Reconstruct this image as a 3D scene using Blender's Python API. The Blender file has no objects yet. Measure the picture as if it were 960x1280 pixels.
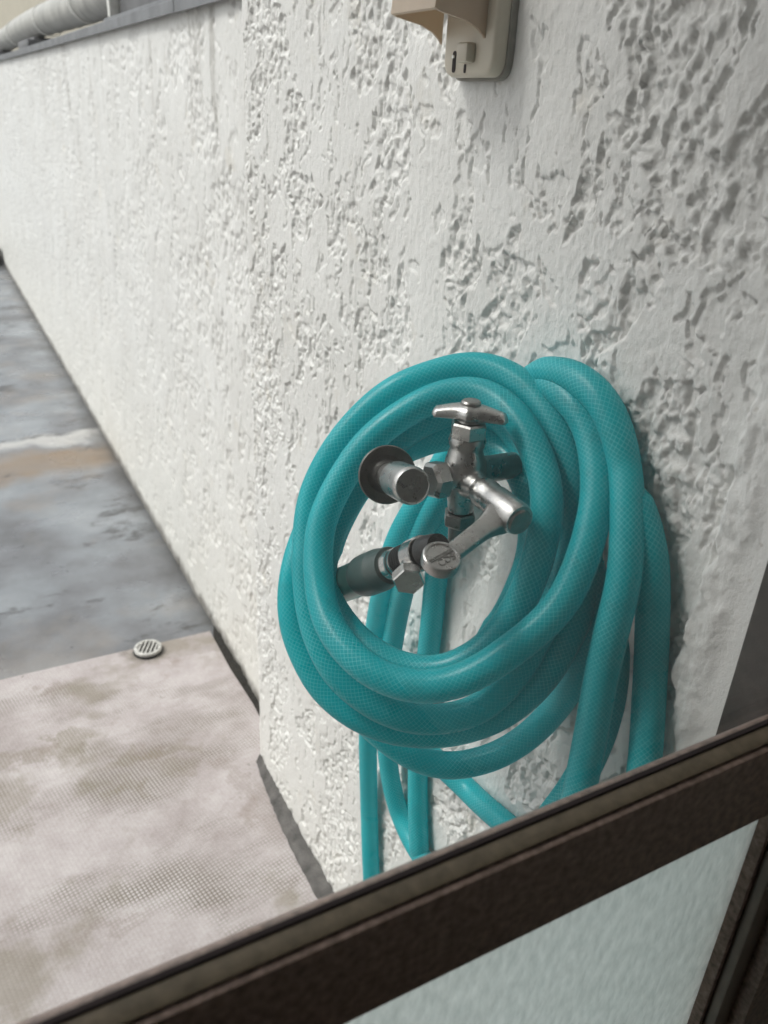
import bpy, bmesh, math, random
import numpy as np
from mathutils import Vector, Matrix

scene = bpy.context.scene
COL = scene.collection
random.seed(7)

# ---------------------------------------------------------------- camera
# world: X towards the stucco wall, Y along the wall away from the house, Z up
PP = np.array([480., 640.])                       # principal point in photo pixels
VPX = np.array([2505., 255.]); VPY = np.array([-123., 109.])
FPX = math.sqrt(-np.dot(VPX - PP, VPY - PP))      # focal length in photo pixels
def _dir(v):
    a = np.array([v[0] - PP[0], -(v[1] - PP[1]), -FPX]); return a / np.linalg.norm(a)
_X = _dir(VPX); _Y = _dir(VPY); _Z = np.cross(_X, _Y)
ROT = np.stack([_X, _Y, _Z])
CAM = np.array([0., 0., 1.0])
cam_data = bpy.data.cameras.new('camera')
cam = bpy.data.objects.new('camera', cam_data); COL.objects.link(cam)
M = Matrix(ROT.tolist()).to_4x4(); M.translation = Vector(CAM)
cam.matrix_world = M
cam_data.sensor_fit = 'HORIZONTAL'; cam_data.sensor_width = 36.0
cam_data.lens = FPX / 960.0 * 36.0
cam_data.clip_start = 0.01; cam_data.clip_end = 300
cam_data.dof.use_dof = True; cam_data.dof.focus_distance = 0.56; cam_data.dof.aperture_fstop = 15.0
scene.camera = cam

# ---------------------------------------------------------------- world, sun, exposure
SUN_EL, SUN_AZ = math.radians(52), math.radians(-62)     # azimuth from +Y towards +X
world = bpy.data.worlds.new('World'); scene.world = world; world.use_nodes = True
wn = world.node_tree.nodes; wl = world.node_tree.links
for n in list(wn): wn.remove(n)
wo = wn.new('ShaderNodeOutputWorld'); bg = wn.new('ShaderNodeBackground')
sky = wn.new('ShaderNodeTexSky'); sky.sky_type = 'NISHITA'; sky.sun_disc = False
sky.sun_elevation = SUN_EL; sky.sun_rotation = SUN_AZ; sky.dust_density = 4.0; sky.air_density = 1.0
hs = wn.new('ShaderNodeHueSaturation'); hs.inputs['Saturation'].default_value = 0.27
wl.new(sky.outputs[0], hs.inputs['Color']); wl.new(hs.outputs[0], bg.inputs[0]); wl.new(bg.outputs[0], wo.inputs[0])
bg.inputs[1].default_value = 0.15
sun_d = bpy.data.lights.new('sun', 'SUN'); sun_d.energy = 1.2; sun_d.angle = math.radians(12); sun_d.color = (1.0, 0.985, 0.955)
sun = bpy.data.objects.new('sun', sun_d); COL.objects.link(sun)
sdir = Vector((math.sin(SUN_AZ) * math.cos(SUN_EL), math.cos(SUN_AZ) * math.cos(SUN_EL), math.sin(SUN_EL)))
sun.rotation_euler = sdir.to_track_quat('Z', 'Y').to_euler(); sun.location = (-4, 4, 6)
vs = scene.view_settings; vs.view_transform = 'Standard'; vs.look = 'None'; vs.gamma = 1; vs.use_curve_mapping = False
vs.exposure = 0.56
scene.cycles.use_denoising = True
scene.cycles.max_bounces = 7; scene.cycles.transparent_max_bounces = 12
scene.cycles.sample_clamp_indirect = 6.0

# ---------------------------------------------------------------- helpers
def ray(px, py): return ROT @ np.array([px - PP[0], -(py - PP[1]), -FPX])
def at(px, py, ax, val):                 # photo pixel on a plane of known position
    r = ray(px, py); t = (val - CAM[ax]) / r[ax]; return Vector(CAM + t * r)
def deep(px, py, d): return CAM + ray(px, py) * d / FPX

def mesh_obj(name, verts, faces, mat, parent=None, smooth=True, sharp=35):
    me = bpy.data.meshes.new(name); me.from_pydata([tuple(v) for v in verts], [], faces)
    return finish(name, me, mat, parent, smooth, sharp)
def finish(name, me, mat, parent=None, smooth=True, sharp=35):
    me.update()
    if smooth:
        me.polygons.foreach_set('use_smooth', [True] * len(me.polygons))
        if sharp: me.set_sharp_from_angle(angle=math.radians(sharp))
    if mat: me.materials.append(mat)
    o = bpy.data.objects.new(name, me); COL.objects.link(o)
    if parent: o.parent = parent
    return o
def bm_obj(name, bm, mat, parent=None, smooth=True, sharp=35):
    bmesh.ops.recalc_face_normals(bm, faces=bm.faces)
    me = bpy.data.meshes.new(name); bm.to_mesh(me); bm.free()
    return finish(name, me, mat, parent, smooth, sharp)
def thing(name, label, cat, group=None):
    o = bpy.data.objects.new(name, None); COL.objects.link(o); return tag(o, label, cat, group)
def tag(o, label, cat, group=None, kind=None):
    o['label'] = label; o['category'] = cat
    if group: o['group'] = group
    if kind: o['kind'] = kind
    return o
def add_box(bm, lo, hi, bevel=0, seg=2):
    b = bmesh.new(); bmesh.ops.create_cube(b, size=1)
    for v in b.verts:
        v.co = Vector([lo[i] + (v.co[i] + .5) * (hi[i] - lo[i]) for i in range(3)])
    if bevel: bmesh.ops.bevel(b, geom=b.edges[:], offset=bevel, segments=seg, profile=.5, affect='EDGES')
    merge(bm, b)
def merge(bm, b, mat=None):
    if mat is not None: bmesh.ops.transform(b, matrix=mat, verts=b.verts)
    me = bpy.data.meshes.new('tmp'); b.to_mesh(me); b.free(); bm.from_mesh(me); bpy.data.meshes.remove(me)
def frame_of(axis, up=None):
    a = Vector(axis).normalized()
    u = Vector(up) if up else (Vector((0, 0, 1)) if abs(a.z) < .9 else Vector((0, 1, 0)))
    s = u.cross(a).normalized(); u = a.cross(s)
    return s, u, a
def add_lathe(bm, org, axis, prof, n=28, up=None, cap=True):
    s, u, a = frame_of(axis, up); org = Vector(org); rings = []
    for t, r in prof:
        rings.append([bm.verts.new(org + a * t + (s * math.cos(2*math.pi*i/n) + u * math.sin(2*math.pi*i/n)) * max(r, 1e-5)) for i in range(n)])
    for k in range(len(rings) - 1):
        for i in range(n): bm.faces.new((rings[k][i], rings[k][(i+1) % n], rings[k+1][(i+1) % n], rings[k+1][i]))
    if cap: bm.faces.new(rings[0][::-1]); bm.faces.new(rings[-1])
def add_loft(bm, rings, close=True):
    R = [[bm.verts.new(p) for p in r] for r in rings]; n = len(R[0])
    for k in range(len(R) - 1):
        for i in range(n): bm.faces.new((R[k][i], R[k][(i+1) % n], R[k+1][(i+1) % n], R[k+1][i]))
    if close: bm.faces.new(R[0][::-1]); bm.faces.new(R[-1])
def extrude_poly(bm, pts, vec):
    a = [bm.verts.new(p) for p in pts]; b = [bm.verts.new(Vector(p) + Vector(vec)) for p in pts]; n = len(pts)
    bm.faces.new(a[::-1]); bm.faces.new(b)
    for i in range(n): bm.faces.new((a[i], a[(i+1) % n], b[(i+1) % n], b[i]))

# ---- numpy value noise
_rs = np.random.RandomState(11); _TAB = _rs.rand(256, 256)
def vnoise(x, y, seed=0):
    x = x + seed * 17.31; y = y + seed * 9.77
    xi = np.floor(x).astype(int); yi = np.floor(y).astype(int); fx = x - xi; fy = y - yi
    fx = fx*fx*fx*(fx*(fx*6-15)+10); fy = fy*fy*fy*(fy*(fy*6-15)+10)
    g = lambda a, b: _TAB[a & 255, b & 255]
    return (g(xi,yi)*(1-fx)+g(xi+1,yi)*fx)*(1-fy) + (g(xi,yi+1)*(1-fx)+g(xi+1,yi+1)*fx)*fy
def fbm(x, y, oct=4, seed=0, gain=.5):
    s = 0; a = 1; t = 0
    for o in range(oct):
        s = s + a * vnoise(x * 2**o, y * 2**o, seed + o * 3); t += a; a *= gain
    return s / t
def sstep(a, b, x):
    t = np.clip((x - a) / (b - a), 0, 1); return t*t*(3-2*t)

# ---- materials
def new_mat(name):
    m = bpy.data.materials.new(name); m.use_nodes = True
    nt = m.node_tree; b = nt.nodes['Principled BSDF']; return m, nt, b
def node(nt, t, **kw):
    n = nt.nodes.new(t)
    for k, v in kw.items():
        if k in n.inputs: n.inputs[k].default_value = v
        else: setattr(n, k, v)
    return n
def coords(nt, scale=(1, 1, 1), loc=(0, 0, 0)):
    g = nt.nodes.new('ShaderNodeNewGeometry'); mp = nt.nodes.new('ShaderNodeMapping')
    mp.inputs['Scale'].default_value = scale; mp.inputs['Location'].default_value = loc
    nt.links.new(g.outputs['Position'], mp.inputs[0]); return mp.outputs[0]
def noise_n(nt, vec, scale, detail=4, rough=.55):
    n = node(nt, 'ShaderNodeTexNoise', Scale=scale, Detail=detail, Roughness=rough); nt.links.new(vec, n.inputs['Vector']); return n.outputs['Fac']
def ramp(nt, fac, stops):
    r = nt.nodes.new('ShaderNodeValToRGB'); nt.links.new(fac, r.inputs[0])
    e = r.color_ramp.elements
    while len(e) < len(stops): e.new(.5)
    for el, (p, c) in zip(e, stops):
        el.position = p; el.color = (c, c, c, 1) if not hasattr(c, '__len__') else (*c, 1)
    return r.outputs[0]
def mix(nt, fac, a, b, mode='MIX'):
    m = nt.nodes.new('ShaderNodeMix'); m.data_type = 'RGBA'; m.blend_type = mode
    for sock, v in ((m.inputs[0], fac), (m.inputs[6], a), (m.inputs[7], b)):
        if isinstance(v, bpy.types.NodeSocket): nt.links.new(v, sock)
        elif hasattr(v, '__len__'): sock.default_value = (*v, 1)
        else: sock.default_value = v
    return m.outputs[2]
def math_n(nt, op, a, b=0.0, c=None):
    m = nt.nodes.new('ShaderNodeMath'); m.operation = op
    for i, v in enumerate((a, b) if c is None else (a, b, c)):
        if isinstance(v, bpy.types.NodeSocket): nt.links.new(v, m.inputs[i])
        else: m.inputs[i].default_value = v
    return m.outputs[0]
def bump(nt, b, h, strength, dist):
    n = node(nt, 'ShaderNodeBump', Strength=strength, Distance=dist); nt.links.new(h, n.inputs['Height']); nt.links.new(n.outputs[0], b.inputs['Normal']); return n
def simple(name, col, rough=.5, metal=0, var=.15, scale=60, bmp=.15, dist=.0005):
    m, nt, b = new_mat(name); v = coords(nt)
    f = noise_n(nt, v, scale, 5)
    dark = tuple(c * (1 - var) for c in col); light = tuple(min(1, c * (1 + var)) for c in col)
    nt.links.new(ramp(nt, f, [(.3, dark), (.7, light)]), b.inputs['Base Color'])
    b.inputs['Roughness'].default_value = rough; b.inputs['Metallic'].default_value = metal
    if bmp: bump(nt, b, noise_n(nt, v, scale * 6, 3), bmp, dist)
    return m

# stucco paint: off-white, slightly dirty in the hollows' old coats and streaked below the coping
def stucco_mat(name, streak=False):
    m, nt, b = new_mat(name)
    v = coords(nt)
    f = noise_n(nt, v, 7, 5)
    col = ramp(nt, f, [(.3, (.63, .625, .60)), (.7, (.71, .71, .69))])
    blot = ramp(nt, noise_n(nt, coords(nt, loc=(3, 1, 2)), 16, 6, .65), [(.60, 0.), (.72, 1.)])
    col = mix(nt, math_n(nt, 'MULTIPLY', blot, .35), col, (.55, .50, .40))
    sp = ramp(nt, noise_n(nt, coords(nt, loc=(0, 5, 0)), 130, 2), [(.70, 0.), (.76, 1.)])
    col = mix(nt, math_n(nt, 'MULTIPLY', sp, .4), col, (.36, .33, .27))
    sep = nt.nodes.new('ShaderNodeSeparateXYZ'); g = nt.nodes.new('ShaderNodeNewGeometry'); nt.links.new(g.outputs['Position'], sep.inputs[0])
    if streak:
        st = noise_n(nt, coords(nt, scale=(1, 14, .7)), 1.6, 5, .7)
        top = ramp(nt, sep.outputs['Z'], [(.92, 0.), (1.12 / 1.0 if False else .999, .55)])
        k = math_n(nt, 'MULTIPLY', ramp(nt, st, [(.54, 0.), (.66, 1.)]), top)
        col = mix(nt, k, col, (.34, .325, .295))
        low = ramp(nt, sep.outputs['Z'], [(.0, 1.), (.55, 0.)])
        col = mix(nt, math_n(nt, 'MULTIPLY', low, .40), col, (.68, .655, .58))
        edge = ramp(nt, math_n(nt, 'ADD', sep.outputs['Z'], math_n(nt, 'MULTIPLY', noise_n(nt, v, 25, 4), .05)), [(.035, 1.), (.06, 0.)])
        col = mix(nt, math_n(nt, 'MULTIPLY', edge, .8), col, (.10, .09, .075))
    else:
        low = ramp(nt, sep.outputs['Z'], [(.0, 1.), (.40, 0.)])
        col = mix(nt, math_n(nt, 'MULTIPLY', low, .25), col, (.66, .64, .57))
    nt.links.new(col, b.inputs['Base Color'])
    b.inputs['Roughness'].default_value = .42; b.inputs['Specular IOR Level'].default_value = .5
    h = noise_n(nt, coords(nt, scale=(1, 1, .6)), 520, 6, .72)
    bump(nt, b, h, .75, .0012)
    return m
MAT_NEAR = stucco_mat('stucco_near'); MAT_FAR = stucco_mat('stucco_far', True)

def hose_mat():
    m, nt, b = new_mat('teal_braided_hose')
    uv = nt.nodes.new('ShaderNodeUVMap'); uv.uv_map = 'UVMap'
    sep = nt.nodes.new('ShaderNodeSeparateXYZ'); nt.links.new(uv.outputs[0], sep.inputs[0])
    u = math_n(nt, 'MULTIPLY', sep.outputs[0], 18.0); w = math_n(nt, 'MULTIPLY', sep.outputs[1], 1 / .0036)
    def line(s):
        t = math_n(nt, 'FRACT', math_n(nt, 'ADD', math_n(nt, 'ADD' if s > 0 else 'SUBTRACT', u, w), 1000.0))
        d = math_n(nt, 'ABSOLUTE', math_n(nt, 'SUBTRACT', t, .5))
        return ramp(nt, d, [(.045, 1.), (.09, 0.)])
    l = math_n(nt, 'MAXIMUM', line(1), line(-1))
    v = coords(nt)
    wear = ramp(nt, noise_n(nt, v, 30, 3), [(.3, .35), (.65, .95)])
    l2 = math_n(nt, 'MULTIPLY', l, wear)
    base = ramp(nt, noise_n(nt, v, 18, 4), [(.3, (.0, .365, .41)), (.7, (.0, .475, .525))])
    dust = ramp(nt, noise_n(nt, coords(nt, loc=(1, 2, 3)), 55, 5, .65), [(.55, 0.), (.8, 1.)])
    base = mix(nt, math_n(nt, 'MULTIPLY', dust, .10), base, (.12, .46, .46))
    grime = ramp(nt, noise_n(nt, coords(nt, loc=(8, 2, 5)), 38, 6, .7), [(.56, 0.), (.70, 1.)])
    base = mix(nt, math_n(nt, 'MULTIPLY', grime, .35), base, (.02, .13, .13))
    col = mix(nt, math_n(nt, 'MULTIPLY', l2, .85), base, (.22, .86, .87))
    nt.links.new(col, b.inputs['Base Color'])
    b.inputs['Roughness'].default_value = .34; b.inputs['Specular IOR Level'].default_value = .42
    b.inputs['Coat Weight'].default_value = .0; b.inputs['Coat Roughness'].default_value = .22
    rr = ramp(nt, noise_n(nt, coords(nt, loc=(4, 0, 0)), 80, 4), [(.35, .27), (.7, .42)])
    nt.links.new(rr, b.inputs['Roughness'])
    bump(nt, b, math_n(nt, 'ADD', math_n(nt, 'MULTIPLY', l, .6), noise_n(nt, v, 300, 3)), .10, .0006)
    tr = nt.nodes.new('ShaderNodeBsdfTranslucent')
    nt.links.new(mix(nt, .0, (.0, .72, .76), (1, 1, 1)), tr.inputs[0])
    ms = nt.nodes.new('ShaderNodeMixShader'); ms.inputs[0].default_value = .40
    nt.links.new(b.outputs[0], ms.inputs[1]); nt.links.new(tr.outputs[0], ms.inputs[2])
    nt.links.new(ms.outputs[0], nt.nodes['Material Output'].inputs[0])
    return m
MAT_HOSE = hose_mat()

def metal_mat(name, col, r0=.22, r1=.5, stain=.5):
    m, nt, b = new_mat(name); v = coords(nt)
    f = noise_n(nt, v, 90, 6, .65)
    c = ramp(nt, f, [(.35, tuple(x * .78 for x in col)), (.65, col)])
    sp = ramp(nt, noise_n(nt, coords(nt, loc=(2, 3, 1)), 420, 3), [(.63, 0.), (.70, 1.)])
    c = mix(nt, math_n(nt, 'MULTIPLY', sp, stain), c, (.10, .085, .07))
    nt.links.new(c, b.inputs['Base Color']); b.inputs['Metallic'].default_value = .95
    nt.links.new(ramp(nt, noise_n(nt, coords(nt, loc=(0, 0, 4)), 150, 4), [(.35, r0), (.7, r1)]), b.inputs['Roughness'])
    bump(nt, b, math_n(nt, 'ADD', noise_n(nt, v, 500, 3), math_n(nt, 'MULTIPLY', noise_n(nt, v, 120, 2), 1.5)), .10, .0004)
    return m
MAT_METAL = metal_mat('aged_nickel', (.46, .455, .44), .25, .42, .55)
MAT_METAL_D = metal_mat('tarnished_nickel', (.30, .295, .28), .30, .5)
MAT_CHROME = metal_mat('chrome', (.62, .62, .60), .12, .3, .2)
MAT_BLACK = simple('black_rubber', (.012, .012, .012), .45)
MAT_COLLAR = simple('dark_green_plastic', (.055, .080, .075), .38)
MAT_OLDHOSE = simple('cloudy_green_hose', (.20, .34, .29), .3)
MAT_BRONZE = simple('dark_bronze_aluminium', (.29, .212, .176), .5, .1, .45, 260, .4)
MAT_JAMB = simple('shaded_dark_bronze', (.045, .038, .034), .5, .1, .4, 120, .3)  # darker copy of the frame bronze, shade put into the colour against outdoor light
MAT_BEAD = simple('olive_bronze_bead', (.20, .165, .115), .45, .1, .25, 150, .2)
MAT_RUBBER = simple('window_gasket', (.030, .021, .021), .9)
MAT_COPING = simple('grey_flashing', (.16, .165, .175), .45, .2, .3, 20, .2)
MAT_IVORY = simple('ivory_plastic', (.60, .55, .45), .38, 0, .06, 40, .05)
MAT_ALU = simple('cast_aluminium', (.52, .51, .48), .45, .4, .35, 120)
MAT_DRAIN_D = simple('drain_black_rubber', (.02, .02, .02), .8)  # flat black seat under the drain rim and bars
MAT_COVE = simple('grey_coving', (.085, .08, .075), .8, 0, .5, 45, .6, .003)
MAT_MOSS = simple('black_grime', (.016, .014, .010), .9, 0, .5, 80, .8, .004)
MAT_WRAP = simple('grey_pipe_wrap', (.36, .355, .33), .55, 0, .25, 18, .3, .003)
MAT_TIE = simple('white_nylon', (.72, .72, .68), .45)
MAT_BOXGREY = simple('grey_painted_steel', (.15, .15, .155), .5, .2, .25, 25)
MAT_BEIGE = simple('beige_render', (.40, .365, .29), .8, 0, .08, 4)
MAT_WIN_DARK = simple('dark_window_glass', (.03, .035, .04), .1)
MAT_ROOM = simple('room_wall_paper', (.68, .66, .62), .8)
MAT_ROOMFLOOR = simple('brown_room_floor', (.10, .06, .04), .45)
MAT_FACADE = simple('cream_facade', (.55, .54, .50), .8, 0, .1, 6, .3, .003)

# ---------------------------------------------------------------- setting: terrace floor
X0 = 0.344          # face of the near wall
XF = 0.396          # face of the far parapet
YC = 1.000          # corner between the two
SEAM = 1.405
def floor_mat():
    m, nt, b = new_mat('grey_terrace_coating'); v = coords(nt)
    f = noise_n(nt, v, 2.8, 7, .6)
    col = ramp(nt, f, [(.32, (.085, .085, .085)), (.46, (.155, .16, .17)), (.56, (.205, .22, .235)), (.70, (.29, .305, .32))])
    # rust coloured stain lying across the floor
    sep = nt.nodes.new('ShaderNodeSeparateXYZ'); nt.links.new(v, sep.inputs[0])
    wob = math_n(nt, 'MULTIPLY', math_n(nt, 'SUBTRACT', noise_n(nt, v, 4, 5), .5), .34)
    d = math_n(nt, 'ABSOLUTE', math_n(nt, 'SUBTRACT', math_n(nt, 'ADD', sep.outputs[1], wob), 2.46))
    rust = ramp(nt, d, [(.05, 1.), (.14, 0.)])
    rn = ramp(nt, noise_n(nt, coords(nt, loc=(7, 1, 0)), 6, 5), [(.35, .65), (.65, 1.)])
    col = mix(nt, math_n(nt, 'MULTIPLY', math_n(nt, 'MULTIPLY', rust, rn), .95), col, (.215, .15, .09))
    d2 = math_n(nt, 'ABSOLUTE', math_n(nt, 'SUBTRACT', math_n(nt, 'ADD', sep.outputs[1], wob), 2.64))
    pale = ramp(nt, d2, [(.015, .8), (.06, 0.)])
    col = mix(nt, pale, col, (.46, .45, .43))
    blk = ramp(nt, noise_n(nt, coords(nt, scale=(.7, 1.2, 1), loc=(1, 7, 0)), 6, 8, .72), [(.56, 0.), (.63, 1.)])
    col = mix(nt, math_n(nt, 'MULTIPLY', blk, .8), col, (.045, .042, .04))
    sp = ramp(nt, noise_n(nt, coords(nt, loc=(5, 3, 0)), 55, 3), [(.68, 0.), (.73, 1.)])
    col = mix(nt, math_n(nt, 'MULTIPLY', sp, .6), col, (.05, .045, .04))
    mud = ramp(nt, noise_n(nt, coords(nt, loc=(9, 9, 0)), 3.2, 5, .6), [(.52, 0.), (.64, 1.)])
    col = mix(nt, math_n(nt, 'MULTIPLY', mud, .35), col, (.27, .23, .19))
    # floor darkens unevenly along the foot of the parapet
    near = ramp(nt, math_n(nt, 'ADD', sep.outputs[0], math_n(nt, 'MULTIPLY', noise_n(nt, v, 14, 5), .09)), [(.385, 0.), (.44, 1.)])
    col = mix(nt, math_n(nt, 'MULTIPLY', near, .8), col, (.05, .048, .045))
    nt.links.new(col, b.inputs['Base Color'])
    nt.links.new(ramp(nt, noise_n(nt, v, 6, 4), [(.3, .20), (.7, .48)]), b.inputs['Roughness'])
    bump(nt, b, math_n(nt, 'ADD', noise_n(nt, v, 9, 4), math_n(nt, 'MULTIPLY', noise_n(nt, v, 120, 3), .25)), .35, .006)
    return m
S = 40.0
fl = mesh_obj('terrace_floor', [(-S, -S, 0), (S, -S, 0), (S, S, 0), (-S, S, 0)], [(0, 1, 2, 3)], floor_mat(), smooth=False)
fl['kind'] = 'structure'

def st(px_, py_, rx, ry, c, k): p = at(px_, py_, 2, .006); return (p.x, p.y, rx, ry, c, k)
OLIVE, BROWN = (.15, .125, .075), (.17, .13, .10)
STAINS = [st(92, 925, .045, .045, OLIVE, .75), st(30, 950, .075, .035, OLIVE, .6), st(2, 1005, .05, .09, OLIVE, .6), st(68, 862, .035, .045, BROWN, .65), st(190, 945, .11, .025, OLIVE, .55), st(225, 960, .05, .03, OLIVE, .5), st(160, 985, .06, .025, OLIVE, .45),
          st(186, 818, .050, .035, (.10, .085, .065), .7), st(120, 1165, .10, .02, BROWN, .4), st(330, 1010, .03, .10, BROWN, .45), st(290, 965, .02, .07, BROWN, .4)]
def mat_mat():
    m, nt, b = new_mat('pinkish_waterproof_sheet'); v = coords(nt)
    f = math_n(nt, 'ADD', math_n(nt, 'MULTIPLY', noise_n(nt, v, 7, 9, .68), .75), math_n(nt, 'MULTIPLY', noise_n(nt, v, 160, 3, .7), .25))
    col = ramp(nt, f, [(.32, (.29, .248, .24)), (.5, (.41, .37, .365)), (.68, (.53, .495, .49))])
    sep = nt.nodes.new('ShaderNodeSeparateXYZ'); nt.links.new(v, sep.inputs[0])
    # woven emboss, about 6 mm cells turned off the wall's direction
    a = math.radians(12); P = .0056
    xx = math_n(nt, 'ADD', math_n(nt, 'MULTIPLY', sep.outputs[0], math.cos(a) / P), math_n(nt, 'MULTIPLY', sep.outputs[1], math.sin(a) / P))
    yy = math_n(nt, 'SUBTRACT', math_n(nt, 'MULTIPLY', sep.outputs[1], math.cos(a) / P), math_n(nt, 'MULTIPLY', sep.outputs[0], math.sin(a) / P))
    dx = math_n(nt, 'ABSOLUTE', math_n(nt, 'SINE', math_n(nt, 'MULTIPLY', xx, math.pi))); dy = math_n(nt, 'ABSOLUTE', math_n(nt, 'SINE', math_n(nt, 'MULTIPLY', yy, math.pi)))
    h = math_n(nt, 'MULTIPLY', dx, dy)
    pit = ramp(nt, h, [(.25, 1.), (.6, 0.)])
    dirt = ramp(nt, noise_n(nt, coords(nt, scale=(.6, 1.3, 1), loc=(4, 2.3, 0)), 4.2, 6, .65), [(.48, .04), (.62, 1.)])
    col = mix(nt, math_n(nt, 'MULTIPLY', math_n(nt, 'MULTIPLY', pit, dirt), .85), col, (.13, .11, .08))
    ol = ramp(nt, noise_n(nt, coords(nt, loc=(2, 8.2, 0)), 5.5, 5, .6), [(.57, 0.), (.66, 1.)])
    col = mix(nt, math_n(nt, 'MULTIPLY', ol, .55), col, (.17, .145, .095))
    br = ramp(nt, noise_n(nt, coords(nt, loc=(6, 4, 0)), 8, 6, .7), [(.60, 0.), (.70, 1.)])
    col = mix(nt, math_n(nt, 'MULTIPLY', br, .5), col, (.20, .15, .12))
    sp = ramp(nt, noise_n(nt, coords(nt, loc=(1, 1, 0)), 42, 3), [(.71, 0.), (.75, 1.)])
    col = mix(nt, math_n(nt, 'MULTIPLY', sp, .6), col, (.09, .08, .06))
    wobx = math_n(nt, 'MULTIPLY', math_n(nt, 'SUBTRACT', noise_n(nt, v, 18, 9, .72), .5), .20)
    for sx, sy, rx, ry, cc, k in [(a_, b_, c_ * .85, d_ * .8, e_, f_ * .85) for a_, b_, c_, d_, e_, f_ in STAINS]:       # dried puddles, each with its own ragged outline
        ex = math_n(nt, 'DIVIDE', math_n(nt, 'SUBTRACT', math_n(nt, 'ADD', sep.outputs[0], wobx), sx), rx)
        ey = math_n(nt, 'DIVIDE', math_n(nt, 'SUBTRACT', math_n(nt, 'SUBTRACT', sep.outputs[1], wobx), sy), ry)
        e = math_n(nt, 'ADD', math_n(nt, 'MULTIPLY', ex, ex), math_n(nt, 'MULTIPLY', ey, ey))
        fk = math_n(nt, 'MULTIPLY', ramp(nt, e, [(.30, 1.), (1.0, 0.)]), math_n(nt, 'ADD', math_n(nt, 'MULTIPLY', pit, .55), .45))
        col = mix(nt, math_n(nt, 'MULTIPLY', fk, k), col, cc)
    nt.links.new(col, b.inputs['Base Color']); b.inputs['Roughness'].default_value = .55
    bump(nt, b, math_n(nt, 'ADD', h, math_n(nt, 'MULTIPLY', noise_n(nt, v, 4, 4), 3.0)), .18, .0014)
    return m
bm = bmesh.new()
extrude_poly(bm, [(-3.0, .20, .0005), (.327, .20, .0005), (.327, .86, .0005), (.331, .93, .0005), (.3405, YC - .002, .0005), (.381, YC + .02, .0005), (.384, 1.14, .0005), (.379, 1.26, .0005), (.381, SEAM - .008, .0005), (-3.0, SEAM + .02, .0005)], (0, 0, .006))
o = bm_obj('floor_sheet', bm, mat_mat(), smooth=False); o['kind'] = 'structure'

# dark gutter of grime between sheet and parapet, coving along the near wall
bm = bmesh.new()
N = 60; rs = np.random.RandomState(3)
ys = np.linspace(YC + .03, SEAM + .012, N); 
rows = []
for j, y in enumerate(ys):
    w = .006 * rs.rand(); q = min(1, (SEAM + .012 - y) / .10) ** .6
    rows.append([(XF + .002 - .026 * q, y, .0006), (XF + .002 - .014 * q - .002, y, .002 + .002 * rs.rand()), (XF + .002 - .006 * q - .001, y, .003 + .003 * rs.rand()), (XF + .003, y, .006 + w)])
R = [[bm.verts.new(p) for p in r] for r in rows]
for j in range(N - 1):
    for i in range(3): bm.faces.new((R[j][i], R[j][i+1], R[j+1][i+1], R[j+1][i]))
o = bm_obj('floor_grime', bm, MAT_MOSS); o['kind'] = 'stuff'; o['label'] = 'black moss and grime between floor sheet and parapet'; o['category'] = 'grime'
bm = bmesh.new(); rows = []
for j, y in enumerate(np.linspace(.215, YC - .004, 90)):
    k = .0018 * (rs.rand() - .5)
    g = min(1, (YC - y) / .16) ** .7; xl = .3395 - .0155 * g + k
    rows.append([(xl, y, .0064), (xl + .002, y, .0095 + .004 * g + k), (xl + (X0 - xl) * .5, y, .0125 + .005 * g + k), (X0 + .001, y, .0225 + k * 2), (X0 + .001, y, .001)])
add_loft(bm, rows)
o = bm_obj('floor_coving', bm, MAT_COVE, sharp=50); o['kind'] = 'structure'

# ---------------------------------------------------------------- stucco walls (real relief)
def grid_mesh(name, P, mat, parent):
    r, c = P.shape[:2]; idx = np.arange(r * c).reshape(r, c)
    q = np.stack([idx[:-1, :-1], idx[1:, :-1], idx[1:, 1:], idx[:-1, 1:]], -1).reshape(-1, 4)
    me = bpy.data.meshes.new(name); me.vertices.add(r * c); me.vertices.foreach_set('co', P.reshape(-1).astype(np.float32))
    me.loops.add(q.size); me.loops.foreach_set('vertex_index', q.reshape(-1).astype(np.int32))
    me.polygons.add(len(q)); me.polygons.foreach_set('loop_start', (np.arange(len(q)) * 4).astype(np.int32))
    me.update(calc_edges=True); me.validate()
    return finish(name, me, mat, parent, True, 0)

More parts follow.
